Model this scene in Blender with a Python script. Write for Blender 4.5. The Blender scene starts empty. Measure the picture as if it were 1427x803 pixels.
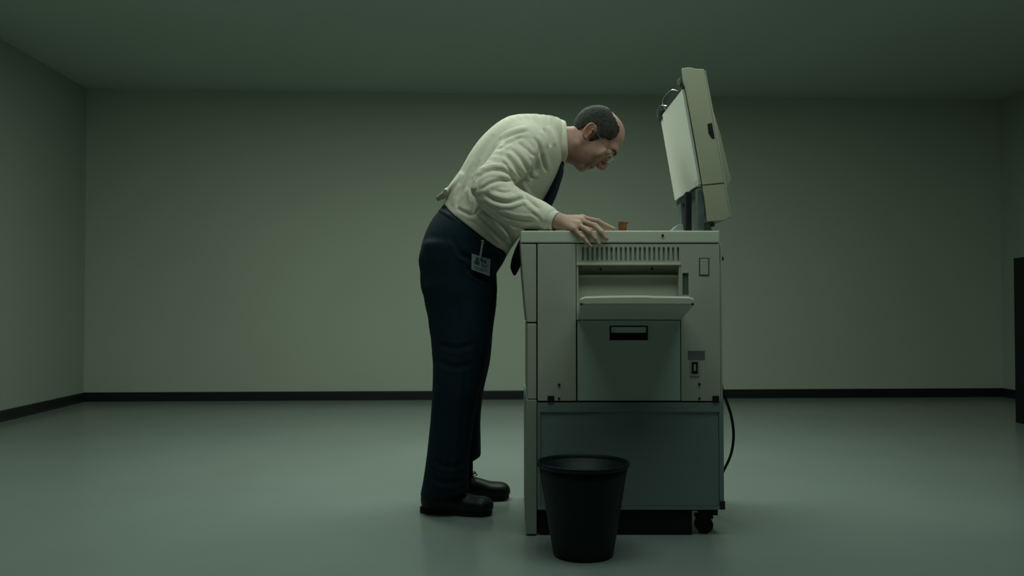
import bpy, bmesh, math
import numpy as np
from mathutils import Vector, Matrix, noise

# ------------------------------------------------------------------ camera, world, light
F_PX = 1245.0
PITCH = math.atan(28.5 / F_PX)
CAM_H = 0.77
sc = bpy.context.scene
cam_d = bpy.data.cameras.new('camera'); cam = bpy.data.objects.new('camera', cam_d)
sc.collection.objects.link(cam)
cam_d.sensor_width = 36.0; cam_d.lens = 36.0 * F_PX / 1427.0; cam_d.clip_start = 0.05
cam.location = (0, 0, CAM_H); cam.rotation_euler = (math.pi / 2 + PITCH, 0, 0)
sc.camera = cam
w = bpy.data.worlds.new('world'); sc.world = w; w.use_nodes = True
w.node_tree.nodes['Background'].inputs[0].default_value = (0.35, 0.5, 0.5, 1)
w.node_tree.nodes['Background'].inputs[1].default_value = 0.02
sc.view_settings.view_transform = 'Standard'; sc.view_settings.look = 'None'
sc.view_settings.gamma = 1.0; sc.view_settings.use_curve_mapping = False
sc.view_settings.exposure = 0.0

def area_light(name, loc, rot, sx, sy, energy, col, spread=180):
    l = bpy.data.lights.new(name, 'AREA'); l.shape = 'RECTANGLE'; l.size = sx; l.size_y = sy
    l.energy = energy; l.color = col; l.spread = math.radians(spread)
    o = bpy.data.objects.new(name, l); o.location = loc; o.rotation_euler = rot
    sc.collection.objects.link(o); return o
area_light('ceiling_panel_light', (-0.05, 4.35, 2.55), (0, 0, 0), 2.4, 1.0, 54.0, (0.84, 1.0, 0.83))
area_light('ceiling_panel_light', (0.30, 2.42, 2.55), (0, 0, 0), 2.0, 0.8, 20.0, (0.80, 1.0, 0.88))

# ------------------------------------------------------------------ helpers
cp, sp_ = math.cos(PITCH), math.sin(PITCH)
def at(px, py, Y):
    u = (px - 713.5) / F_PX; v = (401.5 - py) / F_PX
    y = cp - v * sp_; z = sp_ + v * cp
    return np.array([u * Y / y, Y, CAM_H + z * Y / y])
def X(px, Y=3.04, py=430): return float(at(px, py, Y)[0])
def Z(py, Y=3.04): return float(at(714, py, Y)[2])

def link(o): sc.collection.objects.link(o); return o
ORG = {}
def empty(name, loc, label, cat, group=None):
    o = bpy.data.objects.new(name, None); o.location = loc; o.empty_display_size = 0.1
    o['label'] = label; o['category'] = cat
    if group: o['group'] = group
    ORG[o.name] = np.array(loc, float); return link(o)
def mesh_obj(name, V, Fc, mat, parent=None, smooth=False, label=None):
    V = np.asarray(V, float)
    if parent is not None: org = ORG[parent.name]
    else: org = np.zeros(3)
    c = (V.min(0) + V.max(0)) / 2 if parent is not None else np.zeros(3)
    me = bpy.data.meshes.new(name); me.from_pydata([tuple(p) for p in (V - c)], [], Fc)
    me.update(); me.materials.append(mat)
    if smooth: me.polygons.foreach_set('use_smooth', [True] * len(me.polygons))
    o = bpy.data.objects.new(name, me); link(o)
    if parent is not None:
        o.parent = parent; o.location = tuple(c - org)
    ORG[o.name] = c
    if label: o['label'] = label
    return o
class MB:
    def __init__(s): s.V = []; s.F = []
    def add(s, V, Fc):
        n = len(s.V); s.V += [tuple(map(float, p)) for p in V]; s.F += [[i + n for i in f] for f in Fc]; return s
    def box(s, x0, x1, y0, y1, z0, z1, bev=0.0):
        if x0 > x1: x0, x1 = x1, x0
        if y0 > y1: y0, y1 = y1, y0
        if z0 > z1: z0, z1 = z1, z0
        if bev <= 0:
            V = [(x, y, z) for x in (x0, x1) for y in (y0, y1) for z in (z0, z1)]
            return s.add(V, [[0,1,3,2],[4,6,7,5],[0,4,5,1],[2,3,7,6],[0,2,6,4],[1,5,7,3]])
        bm = bmesh.new(); bmesh.ops.create_cube(bm, size=1)
        for v in bm.verts:
            v.co = Vector((x0 + (v.co.x + .5) * (x1 - x0), y0 + (v.co.y + .5) * (y1 - y0), z0 + (v.co.z + .5) * (z1 - z0)))
        bev = min(bev, .45 * min(x1 - x0, y1 - y0, z1 - z0))
        bmesh.ops.bevel(bm, geom=list(bm.edges), offset=bev, segments=2, affect='EDGES', profile=.5)
        bm.verts.index_update()
        s.add([v.co[:] for v in bm.verts], [[v.index for v in f.verts] for f in bm.faces]); bm.free(); return s
    def prism(s, prof, y0, y1, bev=0.0):            # profile [(x,z)] extruded along Y
        bm = bmesh.new()
        a = [bm.verts.new((x, y0, z)) for x, z in prof]; b = [bm.verts.new((x, y1, z)) for x, z in prof]
        n = len(prof); bm.faces.new(a); bm.faces.new(b[::-1])
        for i in range(n): bm.faces.new([a[i], b[i], b[(i + 1) % n], a[(i + 1) % n]])
        bmesh.ops.recalc_face_normals(bm, faces=bm.faces)
        if bev > 0: bmesh.ops.bevel(bm, geom=list(bm.edges), offset=bev, segments=2, affect='EDGES', profile=.5)
        bm.verts.index_update()
        s.add([v.co[:] for v in bm.verts], [[v.index for v in f.verts] for f in bm.faces]); bm.free(); return s
    def cyl(s, c, axis, r, L, n=16, r2=None):
        c = Vector(c); q = Vector((0, 0, 1)).rotation_difference(Vector(axis).normalized()); r2 = r if r2 is None else r2
        V = []; 
        for k, rr in ((-.5, r), (.5, r2)):
            for i in range(n):
                t = 2 * math.pi * i / n
                V.append(tuple(c + q @ Vector((rr * math.cos(t), rr * math.sin(t), k * L))))
        Fc = [[i, (i + 1) % n, n + (i + 1) % n, n + i] for i in range(n)] + [list(range(n))[::-1], list(range(n, 2 * n))]
        return s.add(V, Fc)
    def tube(s, pts, r, n=8, sub=6, closed=False, flat=1.0):
        P = catmull(np.array(pts, float), sub) if not closed else np.array(pts, float)
        m = len(P); rings = []
        up = np.array([0.12, 0.95, 0.2])
        for i in range(m):
            t = (P[(i + 1) % m] - P[i - 1]) if closed else (P[min(i + 1, m - 1)] - P[max(i - 1, 0)])
            t = t / (np.linalg.norm(t) + 1e-9)
            a = np.cross(t, up); a /= np.linalg.norm(a) + 1e-9; b = np.cross(t, a)
            rr = r[i * (len(r) - 1) // max(m - 1, 1)] if hasattr(r, '__len__') else r
            rings.append([P[i] + rr * (math.cos(q) * a + flat * math.sin(q) * b) for q in np.linspace(0, 2 * math.pi, n, endpoint=False)])
        V = [p for rg in rings for p in rg]; Fc = []
        for i in range(m if closed else m - 1):
            for j in range(n):
                i2 = (i + 1) % m
                Fc.append([i * n + j, i * n + (j + 1) % n, i2 * n + (j + 1) % n, i2 * n + j])
        if not closed: Fc += [list(range(n))[::-1], [(m - 1) * n + j for j in range(n)]]
        return s.add(V, Fc)
    def panel(s, x0, x1, z0, z1, y0, y1, holes=()):  # slab facing -Y at y0, with rectangular through-holes
        xs = sorted({x0, x1, *[h[0] for h in holes], *[h[1] for h in holes]})
        zs = sorted({z0, z1, *[h[2] for h in holes], *[h[3] for h in holes]})
        nx, nz = len(xs) - 1, len(zs) - 1
        def solid(i, k):
            if i < 0 or k < 0 or i >= nx or k >= nz: return False
            cx, cz = (xs[i] + xs[i + 1]) / 2, (zs[k] + zs[k + 1]) / 2
            return not any(h[0] < cx < h[1] and h[2] < cz < h[3] for h in holes)
        for i in range(nx):
            for k in range(nz):
                if not solid(i, k): continue
                a, b, c, d = xs[i], xs[i + 1], zs[k], zs[k + 1]
                s.add([(a, y0, c), (b, y0, c), (b, y0, d), (a, y0, d)], [[0, 1, 2, 3]])
                s.add([(a, y1, c), (b, y1, c), (b, y1, d), (a, y1, d)], [[3, 2, 1, 0]])
                if not solid(i - 1, k): s.add([(a, y0, c), (a, y0, d), (a, y1, d), (a, y1, c)], [[0, 1, 2, 3]])
                if not solid(i + 1, k): s.add([(b, y0, c), (b, y0, d), (b, y1, d), (b, y1, c)], [[3, 2, 1, 0]])
                if not solid(i, k - 1): s.add([(a, y0, c), (b, y0, c), (b, y1, c), (a, y1, c)], [[3, 2, 1, 0]])
                if not solid(i, k + 1): s.add([(a, y0, d), (b, y0, d), (b, y1, d), (a, y1, d)], [[0, 1, 2, 3]])
        return s
    def build(s, name, mat, parent=None, smooth=False, label=None): return mesh_obj(name, s.V, s.F, mat, parent, smooth, label)
def catmull(P, sub):
    P = np.asarray(P, float); n = len(P); out = []
    for i in range(n - 1):
        p0 = P[max(i - 1, 0)]; p1 = P[i]; p2 = P[i + 1]; p3 = P[min(i + 2, n - 1)]
        for k in range(sub):
            t = k / sub
            out.append(.5 * ((2 * p1) + (-p0 + p2) * t + (2 * p0 - 5 * p1 + 4 * p2 - p3) * t * t + (-p0 + 3 * p1 - 3 * p2 + p3) * t ** 3))
    out.append(P[-1]); return np.array(out)

def mat(name, col, rough=.6, spec=.4, metal=0, var=.06, nscale=6, bump=.0, bscale=80, col2=None, trans=0, sss=0, attr=None):
    m = bpy.data.materials.new(name); m.use_nodes = True; nt = m.node_tree; b = nt.nodes['Principled BSDF']
    b.inputs['Roughness'].default_value = rough; b.inputs['Specular IOR Level'].default_value = spec
    b.inputs['Metallic'].default_value = metal; b.inputs['Transmission Weight'].default_value = trans
    if sss:
        b.inputs['Subsurface Weight'].default_value = sss; b.inputs['Subsurface Scale'].default_value = .01
        b.inputs['Subsurface Radius'].default_value = (1, .4, .25)
    tc = nt.nodes.new('ShaderNodeTexCoord'); n = nt.nodes.new('ShaderNodeTexNoise')
    n.inputs['Scale'].default_value = nscale; n.inputs['Detail'].default_value = 5
    nt.links.new(tc.outputs['Object'], n.inputs['Vector'])
    r = nt.nodes.new('ShaderNodeValToRGB'); c = np.array(col); c2 = np.array(col2) if col2 is not None else c * (1 + var)
    c1 = c if col2 is not None else c * (1 - var)
    r.color_ramp.elements[0].position = .35; r.color_ramp.elements[1].position = .65
    r.color_ramp.elements[0].color = (*c1, 1); r.color_ramp.elements[1].color = (*c2, 1)
    nt.links.new(n.outputs['Fac'], r.inputs['Fac'])
    src = r.outputs['Color']
    if attr:
        a = nt.nodes.new('ShaderNodeAttribute'); a.attribute_name = attr
        mx = nt.nodes.new('ShaderNodeMix'); mx.data_type = 'RGBA'; mx.blend_type = 'MULTIPLY'; mx.inputs[0].default_value = 1
        nt.links.new(src, mx.inputs[6]); nt.links.new(a.outputs['Color'], mx.inputs[7]); src = mx.outputs[2]
    nt.links.new(src, b.inputs['Base Color'])
    if bump:
        n2 = nt.nodes.new('ShaderNodeTexNoise'); n2.inputs['Scale'].default_value = bscale; n2.inputs['Detail'].default_value = 4
        nt.links.new(tc.outputs['Object'], n2.inputs['Vector'])
        bp = nt.nodes.new('ShaderNodeBump'); bp.inputs['Strength'].default_value = bump; bp.inputs['Distance'].default_value = .004
        nt.links.new(n2.outputs['Fac'], bp.inputs['Height']); nt.links.new(bp.outputs['Normal'], b.inputs['Normal'])
    return m
M = dict(
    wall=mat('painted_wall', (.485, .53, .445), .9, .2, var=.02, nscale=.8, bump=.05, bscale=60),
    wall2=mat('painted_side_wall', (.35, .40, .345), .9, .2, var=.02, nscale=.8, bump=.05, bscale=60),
    ceil=mat('painted_ceiling', (.46, .53, .47), .95, .1, var=.02, nscale=.8),
    floor=mat('vinyl_floor', (.250, .292, .28), .23, .5, var=.04, nscale=1.4, bump=.02, bscale=25),
    base=mat('black_vinyl_skirting', (.010, .013, .016), .45, .4),
    beige=mat('copier_beige_plastic', (.40, .41, .335), .55, .4, var=.03, nscale=3, bump=.05, bscale=300),
    beige3=mat('copier_pale_plastic', (.56, .58, .48), .5, .4, var=.03, nscale=3),
    beige2=mat('copier_aged_plastic', (.29, .33, .28), .6, .35, var=.03, nscale=3, bump=.05, bscale=300),
    lidp=mat('copier_lid_plastic', (.38, .38, .27), .5, .4, var=.03, nscale=3),
    standp=mat('stand_painted_steel', (.175, .235, .235), .5, .4, var=.03, nscale=2),
    cass=mat('cassette_grey_plastic', (.42, .50, .46), .55, .35, var=.03, nscale=2),
    dark=mat('dark_plastic', (.012, .016, .018), .5, .4),
    mid=mat('grey_metal', (.14, .17, .17), .45, .5, metal=.3, var=.15, nscale=20),
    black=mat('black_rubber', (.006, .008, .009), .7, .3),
    pad=mat('white_platen_pad', (.74, .76, .68), .8, .2, var=.02, nscale=4),
    glass=mat('platen_glass', (.02, .03, .03), .06, .6),
    bin=mat('bin_black_plastic', (.0025, .0075, .0115), .5, .25, bump=.05, bscale=200),
    brown=mat('rust_brown_plastic', (.22, .075, .02), .6, .3, var=.3, nscale=60),
    shirt=mat('cotton_shirt', (.72, .68, .565), .9, .15, var=.02, nscale=8, bump=.12, bscale=120),
    trouser=mat('navy_wool_trousers', (.004, .017, .027), .85, .2, var=.1, nscale=12, bump=.15, bscale=250),
    tie=mat('dark_navy_tie', (.006, .010, .020), .6, .3, bump=.1, bscale=300),
    skin=mat('skin', (.46, .28, .22), .55, .35, var=.07, nscale=25, bump=.06, bscale=160, sss=.12, attr='tint'),
    hair=mat('dark_brown_hair', (.030, .030, .026), .8, .2, var=.35, nscale=90, bump=.6, bscale=220),
    shoe=mat('black_leather', (.002, .006, .008), .5, .3, bump=.05, bscale=120),
    sole=mat('black_sole', (.005, .006, .007), .7, .3),
    sock=mat('black_sock', (.002, .006, .008), .9, .1),
    metal=mat('steel_wire', (.55, .55, .50), .25, .5, metal=1),
    lens=mat('clear_lens', (.9, .95, .93), .03, .5, trans=1),
    card=mat('badge_card', (.24, .30, .32), .45, .4, var=.08, nscale=60),
    ink=mat('badge_print', (.05, .06, .08), .5, .3),
    strap=mat('badge_clip_strap', (.22, .26, .30), .35, .5),
    eye=mat('eye_white', (.6, .6, .55), .2, .5), iris=mat('iris', (.03, .02, .015), .2, .5),
    cab=mat('black_cabinet_steel', (.004, .006, .007), .6, .2),
)

# ------------------------------------------------------------------ room (rotated 3 degrees to the camera)
A = np.array([-3.54, 7.40]); B = np.array([4.28, 7.806])
t_ = (B - A) / np.linalg.norm(B - A); n_ = np.array([-t_[1], t_[0]])
CEIL = 2.60; DEPTH = 10.0
C_ = B - n_ * DEPTH; D_ = A - n_ * DEPTH
def slab(name, p, q, z0, z1, th, m, kind='structure'):   # upright slab from p to q, thickness outwards
    d = (q - p) / np.linalg.norm(q - p); o = np.array([-d[1], d[0]]) * th
    pts = [p, q, q + o, p + o]
    V = [(a[0], a[1], z0) for a in pts] + [(a[0], a[1], z1) for a in pts]
    ob = mesh_obj(name, V, [[3,2,1,0],[4,5,6,7],[0,1,5,4],[1,2,6,5],[2,3,7,6],[3,0,4,7]], m); ob['kind'] = kind; return ob
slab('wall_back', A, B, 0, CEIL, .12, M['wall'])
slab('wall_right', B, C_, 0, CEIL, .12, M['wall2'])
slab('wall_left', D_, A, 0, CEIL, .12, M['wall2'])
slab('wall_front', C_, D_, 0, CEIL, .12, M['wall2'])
def plate(name, z0, z1, m):
    e = .12; P = [A - t_ * e + n_ * e, B + t_ * e + n_ * e, C_ + t_ * e - n_ * e, D_ - t_ * e - n_ * e]
    V = [(a[0], a[1], z0) for a in P] + [(a[0], a[1], z1) for a in P]
    ob = mesh_obj(name, V, [[0,1,2,3],[7,6,5,4],[0,4,5,1],[1,5,6,2],[2,6,7,3],[3,7,4,0]], m); ob['kind'] = 'structure'
plate('floor', -.1, 0, M['floor']); plate('ceiling', CEIL, CEIL + .1, M['ceil'])
def skirting(name, p, q, inn):
    d = (q - p) / np.linalg.norm(q - p); o = np.array(inn) 
    prof = [(0, 0), (.014, 0), (.014, .008), (.008, .014), (.008, .070), (.005, .076), (0, .076)]
    V = []
    for e in (p, q):
        for a, z in prof: V.append((e[0] + o[0] * a, e[1] + o[1] * a, z))
    n = len(prof); Fc = [[i, (i + 1) % n, n + (i + 1) % n, n + i] for i in range(n)] + [list(range(n)), list(range(n, 2 * n))[::-1]]
    ob = mesh_obj(name, V, Fc, M['base']); ob['kind'] = 'structure'
skirting('baseboard_back', A, B, -n_); skirting('baseboard_left', D_, A, t_); skirting('baseboard_right', B, C_, -t_)
skirting('baseboard_front', C_, D_, n_)

# ------------------------------------------------------------------ copier
YN, YF = 3.04, 3.66
cop = empty('photocopier', (.37, 3.35, 0), 'old beige office photocopier on wheeled stand with its lid raised', 'photocopier')
def bx(name, x0, x1, zt, zb, y0, y1, m, bev=.002, parent=cop, label=None):
    return MB().box(X(x0), X(x1), y0, y1, Z(zb), Z(zt), bev).build(name, M[m], parent, label=label)
def screw(px, py, r=.0055, parent=cop, y=YN):
    s_ = MB().cyl((X(px), y - .0005, Z(py)), (0, 1, 0), r, .006, 12); s_.box(X(px) - r * .7, X(px) + r * .7, y - .0045, y - .003, Z(py) - .0008, Z(py) + .0008)
    s_.build('screw', M['dark'], parent)
bx('chassis', 747, 1003, 337, 562, YN + .064, YF - .01, 'dark', 0)
bx('inner_frame', 749, 803, 337, 562, YN + .020, YN + .064, 'dark', 0)
bx('inner_frame', 949, 1003, 337, 562, YN + .018, YN + .064, 'dark', 0)
bx('inner_frame', 803, 949, 337, 366.5, YN + .02, YN + .064, 'dark', 0)
# scanner housing: solid slab with bevelled edge, glass let into the top
bx('scanner_housing', 725.5, 1003.8, 321.6, 338.6, YN, YF, 'beige3', .004)
MB().box(X(760), X(962), YN + .07, YF - .10, Z(321.6) - .002, Z(321.6) + .0015, 0).build('platen_glass', M['glass'], cop)
MB().box(X(738), X(756), YN + .05, YF - .06, Z(321.6) - .002, Z(321.6) + .002, .001).build('control_panel', M['mid'], cop)
screw(923.8, 328.3, .0042)
MB().prism([(X(725.5), Z(340.5)), (X(747.3), Z(340.5)), (X(747.3), Z(449)), (X(734.6), Z(449)), (X(732), Z(425)), (X(728), Z(375))], YN + .001, YF, .002).build('front_cover', M['beige'], cop)
bx('front_cover', 735.3, 747.3, 451.2, 556.3, YN + .001, YF, 'beige', .002)
bx('side_panel', 749.2, 802.6, 340.2, 558.8, YN, YN + .02, 'beige', .001)
screw(779, 536.4, .0045)
# vent section
vs = [(X(811 + 6.63 * i), X(811 + 6.63 * i + 3.1), Z(363), Z(344.5)) for i in range(21)]
MB().panel(X(803.4), X(1003), Z(367.8), Z(340.2), YN, YN + .012, vs).build('vent_grille', M['beige'], cop)
MB().box(X(809), X(946), YN + .0075, YN + .0115, Z(364), Z(343)).build('vent_backing', M['beige2'], cop)
# recess for the bypass feeder
MB().panel(X(949.2), X(1003.5), Z(558.8), Z(367.8), YN, YN + .018,
   [(X(951.2), X(959.8), Z(411), Z(380.5)), (X(974.2), X(988.8), Z(384.6), Z(368.5)), (X(962.6), X(972.4), Z(522), Z(503.5))]).build('rear_side_panel', M['beige'], cop)
rec = MB()
rec.box(X(803.6), X(806.2), YN + .0005, YN + .06, Z(446), Z(367.8))
rec.box(X(946.6), X(948.9), YN + .0005, YN + .06, Z(446), Z(367.8))
rec.box(X(806), X(947), YN + .045, YN + .055, Z(383), Z(367.8))
rec.box(X(806), X(947), YN + .022, YN + .055, Z(386), Z(382.5), .001)
# sloping guide under the ledge
x0, x1 = X(806), X(947)
rec.add([(x0, YN + .045, Z(386)), (x1, YN + .045, Z(386)), (x1, YN + .012, Z(438)), (x0, YN + .012, Z(438)),
         (x0, YN + .06, Z(386)), (x1, YN + .06, Z(386)), (x1, YN + .06, Z(438)), (x0, YN + .06, Z(438))],
        [[0,3,2,1],[4,5,6,7],[0,1,5,4],[3,7,6,2],[0,4,7,3],[1,2,6,5]])
rec.build('feed_recess', M['beige'], cop)
bx('recess_lip', 803.4, 948.9, 366.2, 369.6, YN - .003, YN + .01, 'beige3', .001)
for p in ((838.8, 374.5), (911.7, 374)): screw(*p, .0045, cop, YN + .043)
M['groove'] = mat('dark_green_plastic', (.08, .11, .09), .7, .2)
bx('slot_filler', 951.6, 959.4, 380.8, 410.7, YN + .006, YN + .016, 'groove', 0)
# small framed cover plate: groove plate inside the opening
fr = MB().panel(X(974.4), X(988.7), Z(384.4), Z(359.4), YN - .0012, YN + .002, [(X(976.0), X(987.1), Z(382.8), Z(361.0))])
fr.build('cover_plate_gasket', M['groove'], cop)
bx('cover_plate', 976.1, 987.0, 361.1, 382.7, YN - .002, YN + .004, 'beige', .0008)
bx('rating_label', 958.3, 982, 489, 501.3, YN - .001, YN + .001, 'mid', 0, label='dark grey label plate')
MB().panel(X(961), X(974), Z(523.6), Z(502.6), YN - .003, YN + .001, [(X(963), X(972), Z(521.5), Z(504.5))]).build('switch_frame', M['beige2'], cop)
sw = bx('power_switch', 963.4, 971.6, 505, 521, YN + .001, YN + .010, 'dark', .001)
MB().box(X(966.5), X(969.5), YN - .002, YN + .004, Z(517), Z(508), .001).build('rocker', M['beige2'], sw)
screw(974, 535.6, .0045); screw(974, 555.5, .004); screw(779, 555.5, .004)
for a in (763, 992): bx('locating_block', a, a + 9.2, 551.8, 560.4, YN - .004, YN + .02, 'black', .001)
# cassette door
MB().panel(X(804.8), X(948), Z(558.6), Z(447), YN + .004, YN + .02, [(X(850.6), X(902), Z(474.5), Z(454.5))]).build('cassette_door', M['cass'], cop)
cd = sc.objects['cassette_door']
hd = MB(); hd.box(X(849.6), X(903), YN + .0025, YN + .006, Z(455.8), Z(454.2)); hd.box(X(849.6), X(851.4), YN + .0025, YN + .006, Z(474.8), Z(455.8)); hd.box(X(901.2), X(903), YN + .0025, YN + .006, Z(474.8), Z(455.8))
hd.box(X(851.4), X(901.2), YN + .03, YN + .034, Z(474.5), Z(455.8))
hd.build('handle_recess', M['black'], cd)
g = MB(); x0, x1 = X(852), X(900.8)
g.add([(x0, YN + .005, Z(456)), (x1, YN + .005, Z(456)), (x1, YN + .010, Z(464)), (x0, YN + .010, Z(464)),
       (x0, YN + .015, Z(456)), (x1, YN + .015, Z(456)), (x1, YN + .015, Z(464)), (x0, YN + .015, Z(464))],
      [[0,3,2,1],[4,5,6,7],[0,1,5,4],[3,7,6,2],[0,4,7,3],[1,2,6,5]])
g.build('handle_grip', M['cass'], cd)
# bypass tray (folds out towards the camera)
tx0, tx1 = X(806), X(949); YO = 2.85
ox0, ox1 = X(808.5, YO), X(966.8, YO)
zh, zo, zt = Z(445.5), Z(425.6, YO), Z(413.6, YO)
tr = MB()
tr.add([(tx0, YN + .004, zh), (tx1, YN + .004, zh), (ox1, YO, zo), (ox0, YO, zo),
        (tx0, YN + .004, zh + .012), (tx1, YN + .004, zh + .012), (ox1, YO, zo + .012), (ox0, YO, zo + .012)],
       [[0,1,2,3],[4,7,6,5],[0,4,5,1],[3,2,6,7],[0,3,7,4],[1,5,6,2]])
for xa, xb in ((tx0, ox0), (tx1, ox1)):
    w_ = .006 if xa == tx0 else -.006
    tr.add([(xa, YN, zh), (xa + w_, YN, zh), (xb + w_, YO, zo), (xb, YO, zo),
            (xa, YN, zh + .03), (xa + w_, YN, zh + .03), (xb + w_, YO, zt - .002), (xb, YO, zt - .002)],
           [[0,1,2,3],[4,7,6,5],[0,4,5,1],[3,2,6,7],[0,3,7,4],[1,5,6,2]])
tr.build('bypass_tray', M['beige3'], cop)
lipm = MB(); N = 24
bm = []
for i in range(N + 1):
    u = i / N; x = ox0 + (ox1 - ox0) * u; e = min(u, 1 - u) / .03; r = 1 - max(0, 1 - e) ** 2 * .5
    top = zt + .004 * math.sin(math.pi * u) * (1 if u < .6 else .6)
    zm = (zo + top) / 2; hh = (top - zo) / 2 * r
    bm.append([(x, YO + .010, zm - hh), (x, YO + .001, zm - hh), (x, YO - .004, zm - hh * .6), (x, YO - .004, zm + hh * .6), (x, YO, zm + hh), (x, YO + .010, zm + hh)])
V = [p for r in bm for p in r]; Fc = []
for i in range(N):
    for j in range(6): Fc.append([i * 6 + j, i * 6 + (j + 1) % 6, (i + 1) * 6 + (j + 1) % 6, (i + 1) * 6 + j])
Fc += [[0,1,2,3,4,5][::-1], [N * 6 + j for j in range(6)]]
mesh_obj('tray_lip', V, [f[::-1] for f in Fc], M['beige3'], sc.objects['bypass_tray'])
# rear cover, hooks and cable bracket
bx('rear_cover', 1004.2, 1006.8, 340, 557, YN + .002, YF, 'beige', .001)
hk = MB(); hk.tube([(X(1005), YN + .03, Z(351)), (X(1009), YN + .03, Z(357)), (X(1010.5), YN + .03, Z(361)), (X(1004.5), YN + .03, Z(361.5))], .0035, 6)
hk.build('cable_hook', M['dark'], cop)
bx('rear_duct', 1005.8, 1008.4, 433, 514, YN + .04, YF - .1, 'dark', .001)
# stand
st = MB().panel(X(748.6), X(1007.6), Z(710.5), Z(561.2), YN, YN + .016, [(X(753), X(1001.5), Z(706), Z(574.5))])
st.box(X(748.6), X(1007.2), YN + .016, YF - .004, Z(563.5), Z(561.2)); st.box(X(1003), X(1007.2), YN + .016, YF - .004, Z(710), Z(563)); st.box(X(748.6), X(1003), YF - .02, YF - .004, Z(710), Z(563))
st.box(X(748.6), X(1003), YN + .016, YF - .02, Z(710.5), Z(706))
st.build('stand_frame', M['standp'], cop)
bx('stand_side_panel', 753.2, 1001.2, 574.8, 705.7, YN + .004, YN + .014, 'standp', .001)
bx('stand_front_door', 733.2, 747.6, 557.5, 744.8, YN, YF, 'beige2', .002)
bx('corner_block', 1001.8, 1009, 698.5, 710.4, YN - .004, YN + .03, 'dark', .002)
cz = MB().box(X(976), X(1000), YN + .01, YN + .07, Z(719.4), Z(710.8), .001); cz.build('caster_mount', M['black'], cop)
def caster(cx, cy):
    c = MB().box(cx - .028, cx + .028, cy - .024, cy + .024, .052, .064, .001)
    c.box(cx - .010, cx + .022, cy - .020, cy - .016, .020, .056); c.box(cx - .010, cx + .022, cy + .016, cy + .020, .020, .056)
    o = c.build('caster', M['black'], cop)
    MB().cyl((cx + .0, cy, .030), (0, 1, 0), .030, .030, 28).build('wheel', M['black'], o, smooth=False)
for a, b in ((X(983), YN + .045), (X(760), YN + .045), (X(983), YF - .06), (X(760), YF - .06)): caster(a, b)
bx('stand_base_plate', 750, 1000, 710.6, 714, YN + .02, YF - .01, 'dark', 0)
MB().box(X(752), X(964), YN + .012, YN + .022, .003, Z(711)).build('under_stand_shade', M['black'], cop)  # black sheet added to stand in for the shade beneath the stand
# lid with document feeder
lid_r = [(983.6, 96.5), (994, 160), (1006, 228), (1019, 304)]
cap = [(952, 95.5), (956, 94.2), (966, 94), (970, 95.6), (983, 96.5), (986, 110), (994, 160), (1006, 228), (1018.8, 303), (1010, 307.5), (986.5, 309), (984, 283), (980, 252), (974, 215), (970, 192), (963, 153), (957, 122), (954, 113)]
lid = MB().prism([(X(a), Z(b)) for a, b in cap], YN, YN + .014, .0022).build('lid', M['lidp'], cop)
plt_ = [(974, 100), (983, 98), (994, 160), (1006, 228), (1018, 303), (1004, 306), (994, 250), (984, 170)]
MB().prism([(X(a), Z(b)) for a, b in plt_], YN + .0145, 3.60, .002).build('lid_back_shell', M['lidp'], lid)
MB().prism([(X(a), Z(b)) for a, b in [(978.6, 257.6), (1009.5, 254.4), (1009.7, 255.6), (978.8, 258.8)]], YN - .0006, YN + .002).build('lid_seam', M['dark'], lid)
MB().prism([(X(a), Z(b)) for a, b in [(987, 173), (991.5, 171.5), (993.5, 171.5), (997.3, 193), (993, 193), (988.5, 186)]], YN - .0012, YN + .01, .0005).build('latch_notch', M['black'], lid)
rim = [(984, 98), (986, 110), (994, 160), (1006, 228), (1018.8, 303), (1020, 303), (1008, 228), (996.4, 160), (987, 110), (985, 98)]
MB().prism([(X(a), Z(b)) for a, b in rim], YN - .001, 3.60, .0004).build('lid_edge_trim', M['beige'], lid)
MB().prism([(X(a, 3.22), Z(b, 3.22)) for a, b in [(989, 156), (995, 160), (1003.8, 190), (1018.4, 252), (1013, 264), (990, 262)]], 3.20, 3.52, .002).build('document_tray', M['lidp'], lid)
# dark pad frame and white pad
def LX(s, off, z): pass
pt, pb = at(950.8, 124.3, 3.085), at(974.2, 257, 3.085)
dirv = (pb - pt); L_ = np.linalg.norm(dirv); dirv /= L_; nrm = np.array([-dirv[2], 0, dirv[0]]); nrm = nrm if nrm[0] < 0 else -nrm
def lidbox(name, s0, s1, d0, d1, y0, y1, m, parent=lid, bev=.001, label=None):
    prof = []
    for s_, d in ((s0, d0), (s1, d0), (s1, d1), (s0, d1)):
        q = pt + dirv * s_ + nrm * d; prof.append((q[0], q[2]))
    return MB().prism(prof, y0, y1, bev).build(name, M[m], parent, label=label)
lidbox('pad_frame', -.034, L_ + .006, -.060, -.010, 3.0545, 3.55, 'dark')
pad = lidbox('platen_pad', 0, L_, -.0095, 0.0, 3.09, 3.545, 'pad', label='white platen pad')
cv = MB(); rows = []
for i in range(7):
    u = i / 6; q = pt + dirv * (L_ - .02 + .034 * u) + nrm * (.001 - .012 * u * u)
    rows.append(q)
V = []; 
for q in rows: V += [(q[0], 3.088, q[2]), (q[0], 3.16, q[2] ), (q[0], 3.088, q[2] ) ]
V = []; Fc = []
for i, q in enumerate(rows):
    for j, (yy, k) in enumerate(((3.086, 1), (3.10, .8), (3.12, .45), (3.15, 0.0))):
        u = i / 6; q2 = pt + dirv * (L_ - .02 + (.018 + .016 * k) * u) + nrm * (.0012 - .012 * u * u * k)
        V.append((q2[0], yy, q2[2]))
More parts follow.
